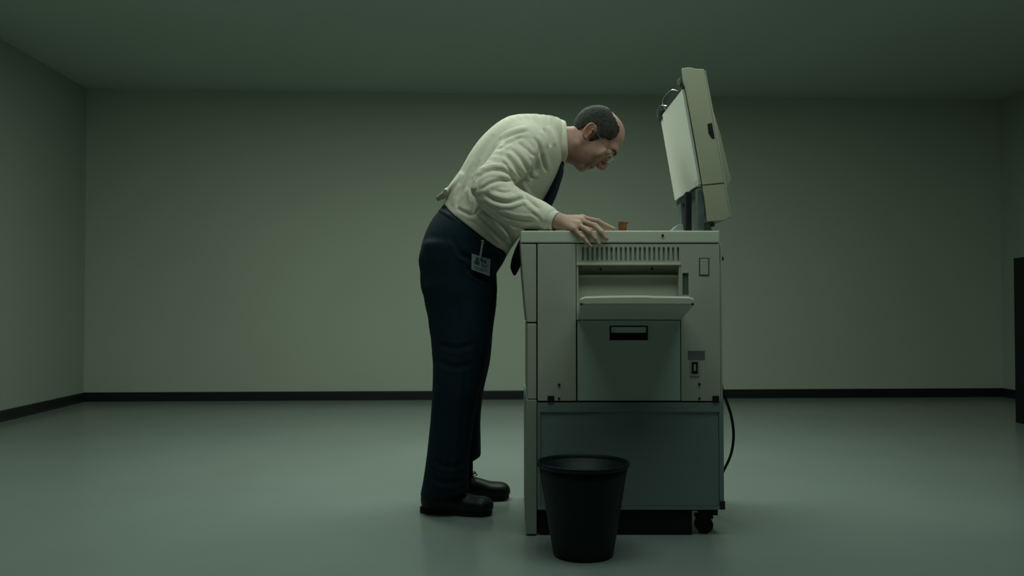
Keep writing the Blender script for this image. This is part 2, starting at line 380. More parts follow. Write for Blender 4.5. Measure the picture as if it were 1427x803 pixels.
for i in range(6):
    for j in range(3): Fc.append([i * 4 + j, i * 4 + j + 1, i * 4 + j + 5, i * 4 + j + 4])
cvo = mesh_obj('curled_corner', V, Fc, M['pad'], pad); md = cvo.modifiers.new('s', 'SOLIDIFY'); md.thickness = .0012
# spring wires and brackets at the pad's top edge, and hinge mechanism below
lidbox('latch_bracket', -.045, -.010, -.04, -.002, 3.056, 3.12, 'dark')
lidbox('latch_bracket', -.040, -.022, -.004, .006, 3.09, 3.12, 'mid')
lidbox('latch_bracket', -.020, .012, -.03, .006, 3.50, 3.56, 'dark')
wr = MB()
def lp(s_, d, y): q = pt + dirv * s_ + nrm * d; return (q[0], y, q[2])
wr.tube([lp(-.012, -.004, 3.17), lp(-.028, .010, 3.20), lp(-.032, .016, 3.28), lp(-.028, .018, 3.36), lp(-.014, .008, 3.40), lp(-.004, 0, 3.42)], .0016, 6)
wr.tube([lp(-.008, 0, 3.38), lp(-.022, .010, 3.42), lp(-.026, .014, 3.47), lp(-.016, .014, 3.52), lp(0, .008, 3.54)], .0016, 6)
wr.build('spring_wire', M['metal'], lid, smooth=True)
lidbox('pad_hinge_rail', L_ + .007, L_ + .030, -.040, -.004, 3.056, 3.54, 'dark')
lidbox('hinge_cover', L_ + .026, L_ + .150, -.04, -.012, 3.13, 3.42, 'mid')
bx('hinge_arm', 974.5, 984.5, 262, 321.4, YN + .02, YN + .06, 'mid', .002)
bx('hinge_arm', 964.5, 973, 262, 321.4, YN + .10, YN + .13, 'dark', .002)
MB().prism([(X(a, 3.5), Z(b, 3.5)) for a, b in [(945, 286), (953, 286), (957, 323), (947, 323)]], 3.44, 3.50, .002).build('hinge_arm', M['mid'], cop)
MB().prism([(X(a), Z(b)) for a, b in [(937.5, 321.6), (948, 312), (954.5, 311.5), (955.5, 321.6)]], YN + .03, YN + .12, .0015).build('hinge_foot', M['beige2'], cop)
MB().prism([(X(a), Z(b)) for a, b in [(979, 309), (990, 309), (997, 321.6), (977, 321.6)]], YN + .03, YN + .10, .0015).build('hinge_foot', M['mid'], cop)
# power cord
cord = MB().tube([at(1004, 520, 3.30), at(1006, 540, 3.30), at(1012, 558, 3.30), at(1019, 580, 3.30), at(1022.3, 606, 3.30), at(1019, 632, 3.31), at(1009, 655, 3.33), at(996, 678, 3.38), (.74, 3.5, .03), (.66, 3.75, .006), (.52, 3.86, .006), (.36, 3.84, .006), (.26, 3.74, .006), (.30, 3.60, .02), (.34, 3.50, .05)], .0052, 8)
cord.build('power_cord', M['black'], cop, smooth=True)

# ------------------------------------------------------------------ small brown block on the copier
bl = empty('clip_block', (X(868, 3.10), 3.10, Z(321.6)), 'tiny rust-brown block standing on the edge of the copier top', 'clip')
q = 3.10
MB().prism([(X(862.5, q), Z(309, q)), (X(876.5, q), Z(309.8, q)), (X(873.5, q), Z(314.5, q)), (X(873, q), Z(321.6)+.0), (X(863, q), Z(321.6)+.0)], q - .008, q + .014, .001).build('body', M['brown'], bl)
MB().box(X(863, q), X(871, q), q - .012, q + .018, Z(321.6) + .0005, Z(321.6) + .004, .0005).build('base', M['dark'], bl)

# ------------------------------------------------------------------ waste bin
bn = empty('waste_bin', (.2225, 2.81, 0), 'black round plastic waste bin standing in front of the copier', 'waste bin')
def lathe(prof, c, n=64):
    V = []; Fc = []
    for r, z in prof:
        for i in range(n):
            t = 2 * math.pi * i / n; V.append((c[0] + r * math.cos(t), c[1] + r * math.sin(t), z))
    m = len(prof)
    for k in range(m - 1):
        for i in range(n): Fc.append([k * n + i, k * n + (i + 1) % n, (k + 1) * n + (i + 1) % n, (k + 1) * n + i])
    return V, Fc
b = MB(); V, Fc = lathe([(.0001, .006), (.075, .006), (.088, .002), (.0935, .006), (.0955, .014), (.118, .150), (.1345, .250), (.1385, .279), (.1365, .279), (.116, .150), (.091, .012), (.0001, .010)], (.2225, 2.81))
b.add(V, Fc); b.build('bucket', M['bin'], bn, smooth=True)
b = MB(); V, Fc = lathe([(.1365, .276), (.1405, .275), (.1440, .280), (.1458, .287), (.1445, .2912), (.1410, .2918), (.1375, .290), (.1365, .276)], (.2225, 2.81)); b.add(V, Fc); b.build('rim', M['bin'], bn, smooth=True)

# ------------------------------------------------------------------ black cabinet at the right edge
cb = empty('low_cabinet', (3.80, 5.75, 0), 'low black cabinet standing by the right wall, cut by the picture edge', 'cabinet')
cx0 = X(1412, 6.07); ct = Z(360, 6.07)
MB().box(cx0, cx0 + .80, 5.47, 6.06, .04, ct - .02, .003).build('carcass', M['cab'], cb)
MB().box(cx0, cx0 + .80, 5.465, 6.062, ct - .02, ct, .003).build('top', M['cab'], cb)
MB().box(cx0 + .001, cx0 + .799, 5.48, 6.06, 0, .04, 0).build('plinth', M['cab'], cb)
for k in range(2):
    d = MB().box(cx0 + .004 + .4 * k, cx0 + .396 + .4 * k, 5.455, 5.47, .045, ct - .024, .002).build('door', M['cab'], cb)
    hx = cx0 + (.37 if k == 0 else .43); MB().box(hx - .006, hx + .006, 5.435, 5.455, .55, .68, .002).build('handle', M['mid'], d)

# ------------------------------------------------------------------ implicit-surface modeller
class Field:
    def __init__(s, lo, hi, h):
        s.h = h; s.lo = np.array(lo, float)
        s.n = np.ceil((np.array(hi) - s.lo) / h).astype(int) + 1
        s.ax = [(s.lo[i] + h * np.arange(s.n[i])).astype(np.float32) for i in range(3)]
        s.D = np.full(tuple(s.n), 1.0, np.float32)
    def win(s, lo, hi):
        a = np.clip(np.floor((np.array(lo) - s.lo) / s.h).astype(int), 0, s.n - 1)
        b = np.clip(np.ceil((np.array(hi) - s.lo) / s.h).astype(int) + 1, 1, s.n)
        b = np.maximum(b, a + 1)
        sl = tuple(slice(a[i], b[i]) for i in range(3))
        return sl, s.ax[0][sl[0]][:, None, None], s.ax[1][sl[1]][None, :, None], s.ax[2][sl[2]][None, None, :]
    def put(s, fn, lo, hi, k=.01, sub=False):
        pad_ = k + 3 * s.h
        sl, x, y, z = s.win(np.array(lo) - pad_, np.array(hi) + pad_)
        d = fn(x, y, z).astype(np.float32); c = s.D[sl]
        if sub: d = -d; hh = np.maximum(k - np.abs(c - d), 0) / k; s.D[sl] = np.maximum(c, d) + hh * hh * k * .25
        else: hh = np.maximum(k - np.abs(c - d), 0) / k; s.D[sl] = np.minimum(c, d) - hh * hh * k * .25
    def cone(s, p0, p1, r0, r1, k=.01, sub=False):
        p0 = np.array(p0, float); p1 = np.array(p1, float); e = p1 - p0; L2 = max(e @ e, 1e-9)
        def fn(x, y, z):
            t = np.clip(((x - p0[0]) * e[0] + (y - p0[1]) * e[1] + (z - p0[2]) * e[2]) / L2, 0, 1)
            return np.sqrt((x - p0[0] - t * e[0]) ** 2 + (y - p0[1] - t * e[1]) ** 2 + (z - p0[2] - t * e[2]) ** 2) - (r0 + (r1 - r0) * t)
        R = max(r0, r1); s.put(fn, np.minimum(p0, p1) - R, np.maximum(p0, p1) + R, k, sub)
    def ell(s, c, r, ax=None, k=.01, sub=False):
        c = np.array(c, float); ax = np.eye(3) if ax is None else np.array(ax); R = max(r)
        def fn(x, y, z):
            q = 0
            for i in range(3):
                q = q + (((x - c[0]) * ax[i][0] + (y - c[1]) * ax[i][1] + (z - c[2]) * ax[i][2]) / r[i]) ** 2
            q = np.sqrt(q); return (q - 1) * min(r) * np.where(q > 1, 1, 1)
        s.put(fn, c - R, c + R, k, sub)
    def econe(s, p0, p1, a0, b0, a1, b1, k=.01, side=(0, 1, 0), cap=.6, sq=2.0):
        p0 = np.array(p0, float); p1 = np.array(p1, float); e = p1 - p0; L = np.linalg.norm(e) + 1e-9; wv = e / L
        sv = np.array(side, float); vv = sv - wv * (sv @ wv); vv /= np.linalg.norm(vv); uv = np.cross(vv, wv)
        R = max(a0, b0, a1, b1)
        def fn(x, y, z):
            X_, Y_, Z_ = x - p0[0], y - p0[1], z - p0[2]
            pw = X_ * wv[0] + Y_ * wv[1] + Z_ * wv[2]; pu = X_ * uv[0] + Y_ * uv[1] + Z_ * uv[2]; pv = X_ * vv[0] + Y_ * vv[1] + Z_ * vv[2]
            t = np.clip(pw / L, 0, 1); ex = pw - t * L; a = a0 + (a1 - a0) * t; b = b0 + (b1 - b0) * t; m = np.minimum(a, b)
            q = ((np.abs(pu) / a) ** sq + (np.abs(pv) / b) ** sq) ** (2 / sq) + (ex / (m * cap)) ** 2
            return (np.sqrt(q) - 1) * m
        s.put(fn, np.minimum(p0, p1) - R, np.maximum(p0, p1) + R, k)
    def loft(s, secs, n=5, k=.008, side=(0, 1, 0), cap=.6, sq=2.0, off=0):
        P = np.array([[*c, a + off, b + off] for c, a, b in secs]); Q = catmull(P, n)
        for i in range(len(Q) - 1): s.econe(Q[i, :3], Q[i + 1, :3], Q[i, 3], Q[i, 4], Q[i + 1, 3], Q[i + 1, 4], k, side, cap, sq)
    def plane_cut(s, p, nrm, k=.004):     # removes the half space on the side nrm points to
        nrm = np.array(nrm, float); nrm /= np.linalg.norm(nrm)
        x, y, z = s.ax[0][:, None, None], s.ax[1][None, :, None], s.ax[2][None, None, :]
        d = ((x - p[0]) * nrm[0] + (y - p[1]) * nrm[1] + (z - p[2]) * nrm[2]).astype(np.float32)
        s.D = np.maximum(s.D, d)
    def mesh(s):
        D = s.D; S = D < 0
        c8 = [S[i:S.shape[0] - 1 + i, j:S.shape[1] - 1 + j, l:S.shape[2] - 1 + l] for i in (0, 1) for j in (0, 1) for l in (0, 1)]
        any_ = c8[0].copy(); all_ = c8[0].copy()
        for c in c8[1:]: any_ |= c; all_ &= c
        act = any_ & ~all_; idx = np.argwhere(act); ids = np.full(act.shape, -1, np.int32); ids[act] = np.arange(len(idx), dtype=np.int32)
        pos = np.zeros((len(idx), 3)); cnt = np.zeros(len(idx))
        cor = [(i, j, l) for i in (0, 1) for j in (0, 1) for l in (0, 1)]
        for a in range(8):
            for ax in range(3):
                if cor[a][ax]: continue
                b = list(cor[a]); b[ax] = 1
                ia = idx + np.array(cor[a]); ib = idx + np.array(b)
                d0 = D[ia[:, 0], ia[:, 1], ia[:, 2]]; d1 = D[ib[:, 0], ib[:, 1], ib[:, 2]]
                m = (d0 < 0) != (d1 < 0); t = np.where(m, d0 / np.where(m, d0 - d1, 1), 0)
                pp = np.array(cor[a], float)[None, :] + t[:, None] * (np.array(b) - np.array(cor[a]))[None, :]
                pos[m] += pp[m]; cnt[m] += 1
        V = s.lo + (idx + pos / cnt[:, None]) * s.h
        Fs = []
        for ax in range(3):
            o1, o2 = (ax + 1) % 3, (ax + 2) % 3
            sa = [slice(None)] * 3; sb = [slice(None)] * 3; sa[ax] = slice(0, -1); sb[ax] = slice(1, None)
            e0 = S[tuple(sa)]; cr = e0 != S[tuple(sb)]
            ii = np.argwhere(cr); ii = ii[(ii[:, o1] > 0) & (ii[:, o2] > 0) & (ii[:, o1] < ids.shape[o1]) & (ii[:, o2] < ids.shape[o2])]
            q = []
            for da, db in ((-1, -1), (0, -1), (0, 0), (-1, 0)):
                j = ii.copy(); j[:, o1] += da; j[:, o2] += db; q.append(ids[j[:, 0], j[:, 1], j[:, 2]])
            q = np.stack(q, 1); neg = e0[ii[:, 0], ii[:, 1], ii[:, 2]]
            q[~neg] = q[~neg][:, ::-1]; Fs.append(q)
        return V, np.concatenate(Fs)
def fast_obj(name, V, Q, m, parent, label=None):
    org = ORG[parent.name]; c = (V.min(0) + V.max(0)) / 2
    me = bpy.data.meshes.new(name); me.vertices.add(len(V)); me.vertices.foreach_set('co', (V - c).astype(np.float32).ravel())
    me.loops.add(Q.size); me.loops.foreach_set('vertex_index', Q.astype(np.int32).ravel())
    me.polygons.add(len(Q)); me.polygons.foreach_set('loop_start', np.arange(0, Q.size, 4, dtype=np.int32))
    me.polygons.foreach_set('loop_total', np.full(len(Q), 4, np.int32)); me.polygons.foreach_set('use_smooth', np.ones(len(Q), bool))
    me.update(calc_edges=True); me.validate(); me.materials.append(m)
    o = bpy.data.objects.new(name, me); link(o); o.parent = parent; o.location = tuple(c - org); ORG[o.name] = c
    if label: o['label'] = label
    return o
def vnormals(V, Q):
    n = np.cross(V[Q[:, 2]] - V[Q[:, 0]], V[Q[:, 3]] - V[Q[:, 1]]); N_ = np.zeros_like(V)
    for j in range(4):
        for a in range(3): N_[:, a] += np.bincount(Q[:, j], n[:, a], len(V))
    return N_ / (np.linalg.norm(N_, axis=1)[:, None] + 1e-12)
def smooth(V, Q, it=2, f=.5):
    for _ in range(it):
        S_ = np.zeros_like(V); c = np.bincount(Q.ravel(), minlength=len(V)).astype(float) * 2
        for j in range(4):
            for nb in ((j + 1) % 4, (j - 1) % 4):
                for a in range(3): S_[:, a] += np.bincount(Q[:, j], V[Q[:, nb], a], len(V))
        V = V + f * (S_ / c[:, None] - V)
    return V
def seg_dist(P, line):
    d = np.full(len(P), 9.0); tt = np.zeros(len(P)); L = np.array(line, float)
    n = len(L) - 1
    for i in range(n):
        a, b = L[i], L[i + 1]; e = b - a; t = np.clip(((P - a) @ e) / (e @ e), 0, 1); dd = np.linalg.norm(P - a - t[:, None] * e, axis=1)
        m = dd < d; d[m] = dd[m]; tt[m] = (i + t[m]) / n
    return d, tt
def crease(V, Nn, lines, Yref, side=-1):
    """each line: (points in the side view, half-width px, depth m): a valley with a ridge on its upper side"""
    sc_ = F_PX / V[:, 1]; P = np.stack([V[:, 0] * sc_ + 713.5, 430 - (V[:, 2] - CAM_H) * sc_], 1)
    facing = np.clip(-Nn[:, 1] * 1.6, 0, 1) if side < 0 else np.ones(len(V))
    D = np.zeros(len(V))
    for pts, wd, dep in lines:
        Lc = catmull(np.array(pts, float), 5) if len(pts) > 2 else np.array(pts, float)
        d, t = seg_dist(P, Lc); fade = np.clip(np.minimum(t, 1 - t) * 5, 0.0, 1) ** .7
        g_ = np.exp(-(d / (.85 * wd)) ** 2); rg = np.exp(-((d - 2.4 * wd) / (1.5 * wd)) ** 2)
        D += fade * dep * (-.85 * g_ + .35 * rg)
    D = .010 * np.tanh(D / .010)
    return V + Nn * (D * facing)[:, None]
def wob(V, Nn, amp, scale, seed=0.0, stretch=(1, 1, 1)):
    rs = np.random.RandomState(int(seed * 7 + 3)); D = np.zeros(len(V))
    for i in range(7):
        k = rs.normal(size=3) * scale * np.array(stretch); ph = rs.uniform(0, 6.28)
        k2 = rs.normal(size=3) * scale * .5; p2 = rs.uniform(0, 6.28)
        D += np.sin(V @ k + ph + 1.4 * np.sin(V @ k2 + p2)) / 7
    return V + Nn * (amp * D)[:, None]

# ------------------------------------------------------------------ the man
YC = 3.45
man = empty('person', (-.22, 3.45, 0), 'balding man in pale shirt, dark tie and navy trousers bending over the copier', 'person')
def sec(bxp, byp, fx, fy, Y, hb, shrink=0):
    p, q = at(bxp, byp, Y), at(fx, fy, Y); return ((p + q) / 2, np.linalg.norm(q - p) / 2 - shrink, hb - shrink)
torso = [(608, 308, 696, 372, .165), (622, 284, 704, 354, .172), (640, 250, 722, 330, .185), (658, 216, 742, 298, .195), (676, 189, 757, 270, .200), (700, 170, 768, 250, .195), (728, 162.5, 776, 232, .165), (750, 166, 779, 231, .108), (761, 174, 780, 227, .074), (774, 179, 787, 223, .056)]
shoN = at(734, 203, 3.305); elbN = at(680, 266, 3.19); wriN = at(776, 308.5, 3.10)
shoF = at(734, 203, 3.60); elbF = at(700, 272, 3.68); wriF = at(752, 324, 3.56)
# head frame: F = face direction, U = towards the crown, S = towards the camera
ear = at(821, 186, YC); hF = np.array([.555, 0, -.832]); hU = np.array([.832, 0, .555]); hS = np.array([0, -1., 0])
# head fitted around its own centre plane; ear pixel is seen on the near side
ear = at(821, 184.5, YC - .07); ear = ear + np.array([0, .07, 0]) * 1.0
def H(f, u, s=0.): return ear + hF * f + hU * u + hS * s
HA = np.array([hF, hU, hS])

def build_hand(B_, near=True, el=None):
    if near:
        J = {'wrist': at(778, 308.5, 3.095), 'palm': at(797, 309, 3.085),
             'i': [at(812, 304.5, 3.105), at(833, 308.5, 3.10), at(845, 315, 3.095), at(856, 319.5, 3.092)],
             'm': [at(809, 308, 3.080), at(829, 315, 3.058), at(839, 324, 3.029), at(845, 333, 3.022)],
             'r': [at(805, 313.5, 3.058), at(822, 324, 3.028), at(830, 333, 3.021), at(835, 341, 3.020)],
             'p': [at(800, 320, 3.042), at(812, 331, 3.022), at(818, 338, 3.020), at(823, 344, 3.020)],
             't': [at(790, 312, 3.125), at(802, 316.5, 3.150), at(815, 319, 3.155), at(826, 320.5, 3.150)]}
    else:
        zt_ = Z(321.6) + .014; w_ = wriF
        def q(dx, dy, dz): return np.array([w_[0] + dx, w_[1] + dy, max(zt_ + dz, 0)])
        J = {'wrist': q(0, 0, .022), 'palm': q(.05, .005, .012),
             'i': [q(.088, -.030, .008), q(.122, -.040, .008), q(.142, -.044, -.001), q(.158, -.047, -.004)],
             'm': [q(.092, -.006, .008), q(.132, -.008, .008), q(.155, -.009, -.001), q(.172, -.010, -.004)],
             'r': [q(.088, .016, .007), q(.124, .020, .007), q(.144, .022, -.001), q(.160, .024, -.004)],
             'p': [q(.080, .036, .004), q(.106, .044, .004), q(.120, .048, -.002), q(.132, .051, -.004)],
             't': [q(.030, -.030, .004), q(.052, -.056, 0), q(.072, -.072, -.002), q(.088, -.080, -.004)]}
    wr_, pm = J['wrist'], J['palm']
    B_.cone(wr_ + (el - wr_) * .12, wr_, .027, .026, .01)
    knk = [J[c][0] for c in 'imrp']
    for kk, rr in zip(knk, (.0125, .0125, .012, .0115)):
        B_.cone(wr_, kk, .0215, rr + .0015, .012)
    for a, b_ in zip(knk[:-1], knk[1:]): B_.cone(a, b_, .0125, .0120, .006)
    B_.cone(wr_, J['t'][0], .020, .017, .010)
    rad = {'i': (.0110, .0095, .0085, .0073), 'm': (.0112, .0098, .0087, .0075), 'r': (.0108, .0092, .0082, .0070), 'p': (.0098, .0082, .0073, .0063), 't': (.0150, .0115, .0105, .0088)}
    for c in 'imrpt':
        for a in range(3):
            B_.cone(J[c][a], J[c][a + 1], rad[c][a], rad[c][a + 1], .0028)
        if c != 't': B_.ell(J[c][1], (.0108 if c != 'p' else .0092,) * 3, k=.003)     # knuckle
    return J

# legs: (py, left, right) in the side view
legN = [(345, 592, 688), (372, 590, 684.5), (396, 593, 691), (420, 597, 689), (460, 602.5, 684), (500, 604.5, 677), (540, 604, 668), (580, 602, 660), (620, 598, 655), (660, 592.5, 652), (688, 588.5, 652), (697, 588, 652)]
legF = [(345, 604, 690), (385, 602, 690.5), (420, 606, 691), (460, 612, 686), (500, 616, 682), (540, 622, 673), (580, 625, 668.5), (615, 626, 669), (638, 626, 669), (655, 626, 668)]
YLN = [3.36, 3.36, 3.36, 3.36, 3.355, 3.35, 3.345, 3.345, 3.35, 3.36, 3.37, 3.375]
YLF = [3.545, 3.55, 3.555, 3.56, 3.565, 3.57, 3.575, 3.58, 3.585, 3.585]
def legsec(L_s, Ys, wb, shrink=0):
    out = []
    for i, ((py, l, r), Y) in enumerate(zip(L_s, Ys)):
        u = i / (len(L_s) - 1); a, b_ = at(l, py, Y), at(r, py, Y); c = (a + b_) / 2
        ha = (b_[0] - a[0]) / 2; out.append((c, ha - shrink, min(ha * 1.02, wb * (1 - u) + .076 * u) - shrink))
    return out
pelvis = [((at(616, 296, YC) + at(701, 358, YC)) / 2, .150, .160), ((at(600, 318, YC) + at(698, 364, YC)) / 2, .150, .176), ((at(589, 345, YC) + at(691, 370, YC)) / 2, .1445, .183), ((at(586.5, 366, YC) + at(688, 380, YC)) / 2, .140, .180)]

# --- body (skin), one continuous surface
Bf = Field((-.42, 3.0, 0.02), (.50, 3.80, 1.60), .0033)
Bf.loft([sec(a, b, c, d, YC, e, .016) for a, b, c, d, e in torso[:8]], 3, .02)
Bf.loft([(c, a - .028, b - .026) for c, a, b in pelvis], 3, .02)
for L_s, Ys in ((legN, YLN), (legF, YLF)):
    ss = legsec(L_s, Ys, .095)[:-2]; tap = np.linspace(.86, .46, len(ss))
    Bf.loft([(c, a * t, b_ * t) for (c, a, b_), t in zip(ss, tap)], 3, .02)
for hl, yw in (((-.345, 3.405), -13), ((-.262, 3.60), 9)):      # feet inside the shoes
    yw = math.radians(yw); fp = lambda a, z_: np.array([hl[0] + a * math.cos(yw), hl[1] + a * math.sin(yw), z_])
    Bf.cone(fp(.056, .24), fp(.056, .07), .029, .027, .01); Bf.cone(fp(.05, .06), fp(.20, .038), .022, .014, .01)
for sh, el, wr in ((shoN, elbN, wriN), (shoF, elbF, wriF)):
    Bf.cone(sh, el, .040, .032, .02); Bf.cone(el, wr, .032, .026, .01)
build_hand(Bf, True, elbN); build_hand(Bf, False, elbF)
# neck
Bf.cone(at(765, 200, YC), at(800, 198, YC), .062, .060, .01)
Bf.cone(at(788, 203, YC), at(806, 207, YC), .060, .052, .015)
# head
Bf.ell(H(.004, .044), (.0925, .0895, .0755), HA, .01)
Bf.ell(H(.040, .070), (.0620, .0640, .0600), HA, .02)
Bf.ell(H(.048, -.010), (.0680, .0880, .0590), HA, .02)
Bf.ell(H(.100, .050), (.0230, .0210, .0460), HA, .015)           # brow
for s_ in (-1, 1):
    Bf.cone(H(.012, -.058, s_ * .050), H(.082, -.088, s_ * .014), .0175, .0150, .015)   # jaw
    Bf.ell(H(.082, -.006, s_ * .040), (.0250, .0220, .0200), HA, .015)   # cheekbone
    Bf.ell(H(.090, .001, s_ * .055), (.008, .016, .008), HA, .008)
Bf.ell(H(.078, -.052), (.0350, .0340, .0360), HA, .015)          # muzzle
Bf.ell(H(.088, -.090), (.0180, .0150, .0200), HA, .012)         # chin
Bf.cone(H(.04, -.07), H(.02, -.085), .040, .040, .02)            # under-jaw
for s_ in (-1, 1):
    Bf.ell(H(.126, .026, s_ * .031), (.0180, .0125, .0170), HA, .010, sub=True)  # sockets
    Bf.ell(H(.1015, .025, s_ * .031), (.0150, .0135, .0155), HA, .004)           # lids
Bf.cone(H(.112, .034), H(.134, -.016), .0085, .0100, .010)       # nose
Bf.ell(H(.134, -.022), (.0115, .0110, .0120), HA, .008)
for s_ in (-1, 1): Bf.ell(H(.122, -.029, s_ * .012), (.0110, .0080, .0075), HA, .005)
for s_ in (-1, 1): Bf.ell(H(.131, -.035, s_ * .006), (.0045, .0045, .0035), HA, .002, sub=True)
for s_ in (-1, 0, 1):
    Bf.ell(H(.1105 - .006 * abs(s_), -.053, s_ * .012), (.0070, .0050, .0150), HA, .004)   # lips
    Bf.ell(H(.1080 - .006 * abs(s_), -.064, s_ * .011), (.0070, .0055, .0130), HA, .004)
Bf.put(lambda x, y, z: np.maximum(np.abs((x - ear[0]) * hU[0] + (z - ear[2]) * hU[2] + .0585) - .0014, np.maximum(.106 - ((x - ear[0]) * hF[0] + (z - ear[2]) * hF[2]), np.abs(y - ear[1]) - .022)), H(.09, -.06) - .04, H(.09, -.06) + .05, .0015, sub=True)
# ears
tE = math.radians(24)
eF = hF * math.cos(tE) + hU * math.sin(tE); eU = -hF * math.sin(tE) + hU * math.cos(tE)
for s_ in (-1, 1):
    eS = hS * s_; tilt = math.radians(20); eFb = eF * math.cos(tilt) - eS * math.sin(tilt); eSb = eF * math.sin(tilt) + eS * math.cos(tilt)
    ax = np.array([eFb, eU, eSb]); c = H(-.006, 0, s_ * .080)
    Bf.ell(c, (.0175, .0310, .0065), ax, .004)
    ring = [c + eFb * (.0165 * math.cos(t)) * (1 if math.sin(t) > -.3 else .8) + eU * (.0300 * math.sin(t)) + eSb * .004 for t in np.linspace(-2.2, math.pi + 1.2 - math.pi / 2 + .9, 16)]
    ring = [c - eFb * (.0165 * math.cos(t)) + eU * (.0300 * math.sin(t)) + eSb * .004 for t in np.linspace(-1.5, 2.6, 16)]
    for a, b_ in zip(ring[:-1], ring[1:]): Bf.cone(a, b_, .0038, .0038, .002)
    Bf.ell(c + eSb * .0075 + eFb * .002 - eU * .002, (.0095, .0170, .0050), ax, .003, sub=True)
    Bf.ell(c + eFb * .010 - eU * .004 + eSb * .003, (.0045, .007, .004), ax, .003)     # tragus
    Bf.ell(c - eU * .029 + eSb * .001 + eFb * .004, (.0080, .0085, .0050), ax, .004)   # lobe
V, Q = Bf.mesh(); V = smooth(V, Q, 1, .4)
body = fast_obj('body', V, Q, M['skin'], man)
tint = np.ones((len(V), 4), np.float32)
def flush(c, r, col, axd=None):
    d = np.linalg.norm((V - c), axis=1) / r; k = np.clip(1.3 - d, 0, 1)[:, None]; tint[:, :3] = tint[:, :3] * (1 - k) + np.array(col) * tint[:, :3] * k
for s_ in (-1, 1): flush(H(-.006, 0, s_ * .086), .024, (1.0, .66, .64))
flush(H(.112, -.058), .020, (.85, .55, .55)); flush(H(.135, -.025), .02, (1.0, .78, .75))
hV = (V - ear); fu = hV @ hU; ff = hV @ hF
beard = np.clip((-.035 - fu) / .02, 0, 1) * np.clip((ff - .0) / .03, 0, 1) * np.clip((.14 - np.linalg.norm(hV, axis=1)) / .02, 0, 1)
tint[:, :3] *= (1 - .22 * beard[:, None])
face_ = np.clip((.16 - np.linalg.norm(hV, axis=1)) / .03, 0, 1)[:, None]
tint[:, :3] *= 1 - face_ * np.array([.12, .20, .20])
ca = body.data.color_attributes.new('tint', 'FLOAT_COLOR', 'POINT'); ca.data.foreach_set('color', tint.ravel())
del Bf

# --- hair (horseshoe around a bald crown)
Hf = Field((-.12, -.09, -.10), (.14, .16, .10), .0024)      # head-local F,U,S
Hf.ell((.004, .044, 0), (.0985, .0955, .0815), k=.005)
Hf.ell((.040, .070, 0), (.0655, .0675, .0645), k=.02)
x, y, z = Hf.ax[0][:, None, None], Hf.ax[1][None, :, None], Hf.ax[2][None, None, :]
poly = [(-.062, .16), (.000, .126), (.030, .120), (.058, .104), (.070, .078), (.068, .052), (.045, .034), (.036, .010), (.034, -.026), (.022, -.028), (.018, .006), (.012, .030), (-.010, .040), (-.026, .026), (-.030, -.004), (-.034, -.030), (-.062, -.052), (-.12, -.05), (-.14, .06), (-.13, .16)]
def poly_sdf(xx, yy, P):
    P = np.array(P); d = np.full(np.broadcast(xx, yy).shape, 9.0, np.float32); ins = np.zeros(d.shape, bool)
    for i in range(len(P)):
        a, b_ = P[i], P[(i + 1) % len(P)]; e = b_ - a
        t = np.clip(((xx - a[0]) * e[0] + (yy - a[1]) * e[1]) / (e @ e), 0, 1)
        d = np.minimum(d, np.hypot(xx - a[0] - t * e[0], yy - a[1] - t * e[1]))
        if a[1] != b_[1]:
            c = ((a[1] > yy) != (b_[1] > yy)) & (xx < (b_[0] - a[0]) * (yy - a[1]) / (b_[1] - a[1]) + a[0]); ins ^= c
    return np.where(ins, -d, d)
jit = .0015 * np.sin(x * 310 + 1) * np.sin(y * 270 + z * 190)
Hf.D = np.maximum(Hf.D, (poly_sdf(x, y, poly) + jit).astype(np.float32))
bald = np.sqrt(((x - .035) / .085) ** 2 + (z / .056) ** 2) - 1        # seen from above the crown
bald = np.where(y > .055, bald * .05, .05) + jit
Hf.D = np.maximum(Hf.D, (-bald).astype(np.float32))
V, Q = Hf.mesh(); V = smooth(V, Q, 2, .5)
Nn = vnormals(V, Q); V = wob(V, Nn, .0010, 260, 5, (1, .4, .4))
W = ear + V[:, :1] * hF + V[:, 1:2] * hU + V[:, 2:3] * hS
if np.linalg.det(HA) < 0: Q = Q[:, ::-1].copy()
fast_obj('hair', W, Q, M['hair'], man)
for s_ in (-1, 1):     # eyebrows, eyes
    MB().tube([H(.119, .040, s_ * .014), H(.1225, .046, s_ * .028), H(.114, .047, s_ * .044), H(.104, .042, s_ * .052)], .0024, 6, 4, flat=.7).build('eyebrow', M['hair'], man, smooth=True)
    bm_ = bmesh.new(); bmesh.ops.create_uvsphere(bm_, u_segments=20, v_segments=12, radius=.0118); bm_.verts.index_update()
    c = H(.1065, .0235, s_ * .031); me = MB().add([tuple(np.array(v.co[:]) + c) for v in bm_.verts], [[v.index for v in f.verts] for f in bm_.faces]); bm_.free()
    eo = me.build('eye', M['eye'], man, smooth=True); MB().cyl(H(.1175, .019, s_ * .031), hF * .9 - hU * .3, .0052, .0024, 16).build('iris', M['iris'], eo)

